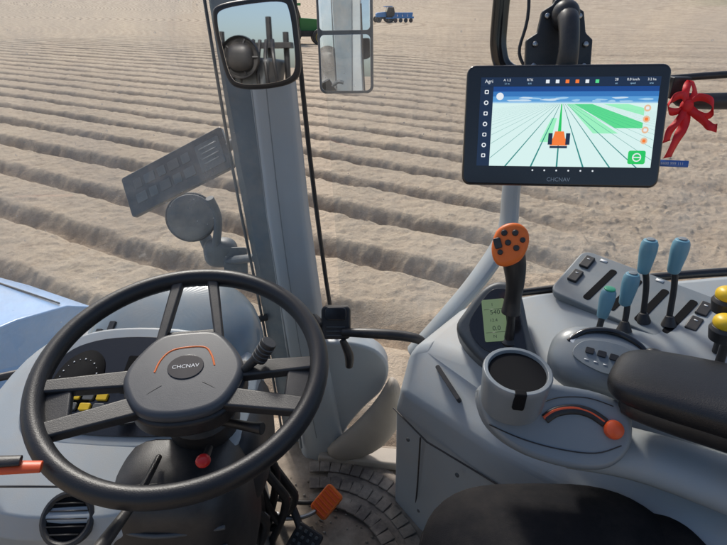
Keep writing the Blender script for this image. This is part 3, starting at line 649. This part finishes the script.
# small display in a wedge housing
g=G('console_display',(.25,.83,2.2))
M=frm((.252,.835,2.222),(-.28,-.62,.73),0.)
S=sm([(-.072,-.030),(-.064,.010),(-.045,.055),(-.020,.078),(.012,.080),(.030,.060),(.055,.0),(.082,-.052),(.070,-.078),(.010,-.085),(-.030,-.070)],4)
prism('housing',S,.075,M_dgrey,g,M,0,.010,4,1.08)
S2=[(-.050,-.020),(-.038,.030),(-.022,.060),(.010,.064),(.022,.050),(.052,-.020),(.060,-.055),(.020,-.062),(-.020,-.055)]
prism('bezel',sm(S2,4),.004,M_gloss,g,M,.003,.001)
ML=M@T(-.006,.0,.0)@Matrix.Rotation(.32,4,'Z')
prism('lcd_screen',rrect(.042,.082,.003,3),.002,emat('lcd_olive',(.19,.27,.15),.62),g,ML,.0048,.0003)
lcdd=mat('lcd_segment',(.03,.05,.03),.3)
for i,s_ in enumerate(['1','540','12.4','0.0','N']):
    text('lcd_digits',s_,.0125 if i in (1,3) else .0085,lcdd,g,ML@T(-.002+.004*(i%2),.030-.0155*i,.0052))
box('lcd_frame_line',(0,.021,.0051),(.036,.0008,.0003),lcdd,g,ML,0); box('lcd_frame_line',(0,-.024,.0051),(.036,.0008,.0003),lcdd,g,ML,0)

# cup holder
g=G('cup_holder',(.21,.58,2.27))
Mc=Matrix.Translation((.212,.582,2.302))@Euler((.12,0,0)).to_matrix().to_4x4()
lathe('cup_shell',[(.042,-.064),(.044,-.055),(.0465,-.012),(.0475,-.002),(.046,.0015),(.0405,.0015),(.039,-.004),(.036,-.062),(.0,-.063)],M_pod,g,Mc,40)
lathe('cup_liner',[(.0392,-.004),(.0390,-.003),(.0365,-.012),(.034,-.058),(.001,-.060)],M_matte,g,Mc,40)
box('cup_notch',(.0,-.043,-.012),(.016,.012,.030),M_matte,g,Mc@Matrix.Rotation(-.15,4,'Z'),.003)
# armrest control box
g=G('armrest_control_box',(.28,.57,2.22))
M=frm((.275,.565,2.222),(-.12,-.72,.68),0)
px=.00145
S=sm([(a_*px,-b_*px) for a_,b_ in [(-76,-30),(-72,0),(-54,20),(-24,34),(14,40),(44,37),(62,24),(70,4),(66,-22),(40,-34),(0,-38),(-40,-40)]],4)
prism('box_shell',S,.06,M_pod,g,M,0,.014,5)
arcp=[(-.012,.004),(.004,.016),(.028,.022),(.050,.019),(.070,.008)]
tube('dial_track',[(x-.006,y,0.001) for x,y in arcp],.0075,M_black,g,10,6,M,(1,.5))
tube('dial_scale',[(x-.008,y+.0015,0.0032) for x,y in arcp],.0026,M_redor,g,10,6,M,(1,.6))
lathe('dial_knob',[(.013,0),(.0135,.004),(.012,.010),(.008,.013),(.003,.014)],M_redor,g,M@T(.074,.0,.0),16)
tube('scale_mark',[(-.03,.022,.0005),(.0,.036,.0005),(.04,.040,.0005),(.075,.032,.0005)],.0009,M_black,g,6,5,M)
tube('box_seam',[(-.095,-.012,.0),(-.05,-.026,.001),(0,-.034,.001),(.05,-.034,.001),(.085,-.02,.0)],.0010,M_black,g,6,5,M)
tube('box_link',[(.30,.585,2.17),(.42,.56,2.16),(.60,.45,2.16),(.8,.3,2.16)],[.045,.045,.05,.05],M_grey,g,20,5,None,(1,.7))
# pod with slider
g=G('throttle_pod',(.40,.70,2.23))
M=frm((.395,.70,2.222),(-.20,-.52,.83),-.10)
superell('pod_shell',(0,0,0),(.088,.056,.040),M_pod,g,.7,.75,M)
tube('slider_track',[(-.062,.010,.030),(-.040,.034,.036),(0,.046,.036),(.040,.036,.034),(.066,.012,.028)],.0055,M_gloss,g,10,6,M)
superell('slider_knob',(.062,.022,.038),(.014,.012,.012),M_black,g,.8,.8,M)
prism('pod_inset',sm([(-.05,-.015),(-.04,.015),(0,.025),(.035,.018),(.045,-.015),(0,-.03)]),.004,M_greyd,g,M,.0405,.001)
for x,y in [(-.028,.0),(-.010,.0),(.008,.0)]: prism('pod_button',rrect(.013,.010,.002,3),.004,M_black,g,M@T(x,y,.0435),0,.001)
prism('pod_rotary',circ(.010,20,-.052,.016),.010,M_white,g,M,.036,.002)
for i in range(5): box('pod_mark',(-.03+.014*i,-.016,.0412),(.006,.0015,.0006),M_white,g,M,0)
prism('pod_switch',rrect(.03,.018,.003),.01,M_black,g,M@T(-.03,-.045,.022)@Matrix.Rotation(.7,4,'X'),0,.002)

# armrest pad
g=G('armrest',(.52,.50,2.3))
ax=Vector((.79,-.61,.13)).normalized(); c0=Vector((.375,.618,2.272)); sdv=ax.cross(Vector((0,0,1))).normalized(); upv=sdv.cross(ax)
rings=[]
for t_,w,h_ in [(-.012,.034,.010),(.0,.052,.018),(.02,.063,.023),(.07,.069,.026),(.2,.072,.028),(.42,.072,.028)]:
    r=[]
    for k in range(28):
        a_=2*math.pi*k/28; c_,s_=math.cos(a_),math.sin(a_)
        r.append(tuple(c0+ax*t_+sdv*(w*math.copysign(abs(c_)**.6,c_))+upv*(h_*math.copysign(abs(s_)**.7,s_))))
    rings.append(r)
loft('pad',rings,M_leather,g,None,0,1)
loft('pad_base',[[tuple(Vector(p_)-upv*.022+(c0+ax*.2-Vector(p_))*.03) for p_ in r] for r in rings[1:]],M_black,g,None,0,1)

# ---------------------------------------------------------------- seat
g=G('driver_seat',(.28,.35,2.0))
superell('cushion',(.275,.37,1.995),(.205,.245,.105),M_fabric,g,.55,.6)
superell('bolster',(.44,.33,2.0),(.06,.24,.10),M_fabric,g,.7,.6)
lp=[(.275+.205*math.copysign(abs(math.cos(a_))**.6,math.cos(a_))*.965,.37+.245*math.copysign(abs(math.sin(a_))**.6,math.sin(a_))*.965,2.045) for a_ in [math.radians(x) for x in range(-10,200,14)]]
tube('piping',lp,.0035,M_leather,g,8,3)
lathe('seat_pedestal',[(.18,-.45),(.17,-.1),(.15,0)],M_black,g,T(.28,.25,1.93))
superell('backrest',(.12,-.42,2.35),(.26,.08,.42),M_fabric,g,.5,.5)

# ---------------------------------------------------------------- ribbon
g=G('red_ribbon',(.54,.91,2.59))
def ribbon(nm,pts,w,wd):
    P=crom(pts,7); W_=Vector(wd).normalized(); v=[];f=[]
    for i,p_ in enumerate(P):
        tw=W_+Vector((.35*math.sin(i*.5),.45*math.cos(i*.37),.3*math.sin(i*.3))); tw.normalize(); v+=[p_-tw*w/2,p_+tw*w/2]
        if i: f.append((2*i-2,2*i-1,2*i+1,2*i))
    o_=obj(nm,v,f,M_ribbon,g,True); s_=o_.modifiers.new('t','SOLIDIFY'); s_.thickness=.0006
K=(.538,.905,2.600)
ribbon('left_loop',[K,(.525,.90,2.618),(.505,.895,2.612),(.503,.895,2.596),(.52,.90,2.592),K],.013,(0,.2,1))
ribbon('right_loop',[K,(.55,.90,2.615),(.568,.89,2.610),(.574,.89,2.592),(.562,.895,2.585),K],.013,(0,.2,1))
ribbon('top_loop',[K,(.533,.91,2.625),(.545,.925,2.638),(.551,.915,2.62),K],.012,(1,.2,0))
ribbon('left_tail',[K,(.526,.895,2.582),(.512,.89,2.562),(.508,.885,2.545)],.016,(1,.1,.2))
ribbon('middle_tail',[K,(.536,.895,2.572),(.524,.885,2.548),(.514,.88,2.520)],.017,(1,.1,.1))
ribbon('right_tail',[K,(.556,.893,2.585),(.570,.88,2.572),(.580,.875,2.570)],.014,(.2,.1,1))
superell('knot',K,(.010,.008,.010),M_ribbon,g,.8,.8)
g=G('blue_label_tag',(.52,.87,2.51))
M=frm((.520,.872,2.512),(-.15,-.95,.25))
prism('tag',rrect(.052,.011,.001,2),.001,mat('tag_blue',(.06,.16,.50),.4),g,M,0,0)
text('tag_text','6600 999 111',.0065,M_white,g,M@T(0,0,.0004))

# ---------------------------------------------------------------- camera, light
cam=bpy.data.cameras.new('camera'); co_=bpy.data.objects.new('camera',cam); COL.objects.link(co_)
co_.location=(0,0,2.75); co_.rotation_euler=(math.radians(63),0,0); cam.lens=26.0; cam.sensor_width=36; cam.clip_start=.02; cam.clip_end=3000
scene.camera=co_
az=math.radians(-20); el=math.radians(43)   # sun azimuth measured from +Y toward +X
w=bpy.data.worlds.new('World'); scene.world=w; w.use_nodes=True; wn=w.node_tree
sk=wn.nodes.new('ShaderNodeTexSky'); sk.sky_type='NISHITA'; sk.sun_disc=False; sk.sun_elevation=el; sk.sun_rotation=az; sk.dust_density=3.; sk.air_density=1.; sk.ozone_density=1.
wn.links.new(sk.outputs[0],wn.nodes['Background'].inputs[0]); wn.nodes['Background'].inputs[1].default_value=.15
sd_=bpy.data.lights.new('sun','SUN'); sd_.energy=3.4; sd_.angle=math.radians(9); sd_.color=(1,.95,.88)
so=bpy.data.objects.new('sun',sd_); COL.objects.link(so); so.location=(-5,5,10)
dirv=Vector((math.sin(az)*math.cos(el),math.cos(az)*math.cos(el),math.sin(el)))
so.rotation_euler=dirv.to_track_quat('Z','Y').to_euler()
scene.view_settings.view_transform='Standard'; scene.view_settings.look='None'; scene.view_settings.exposure=0
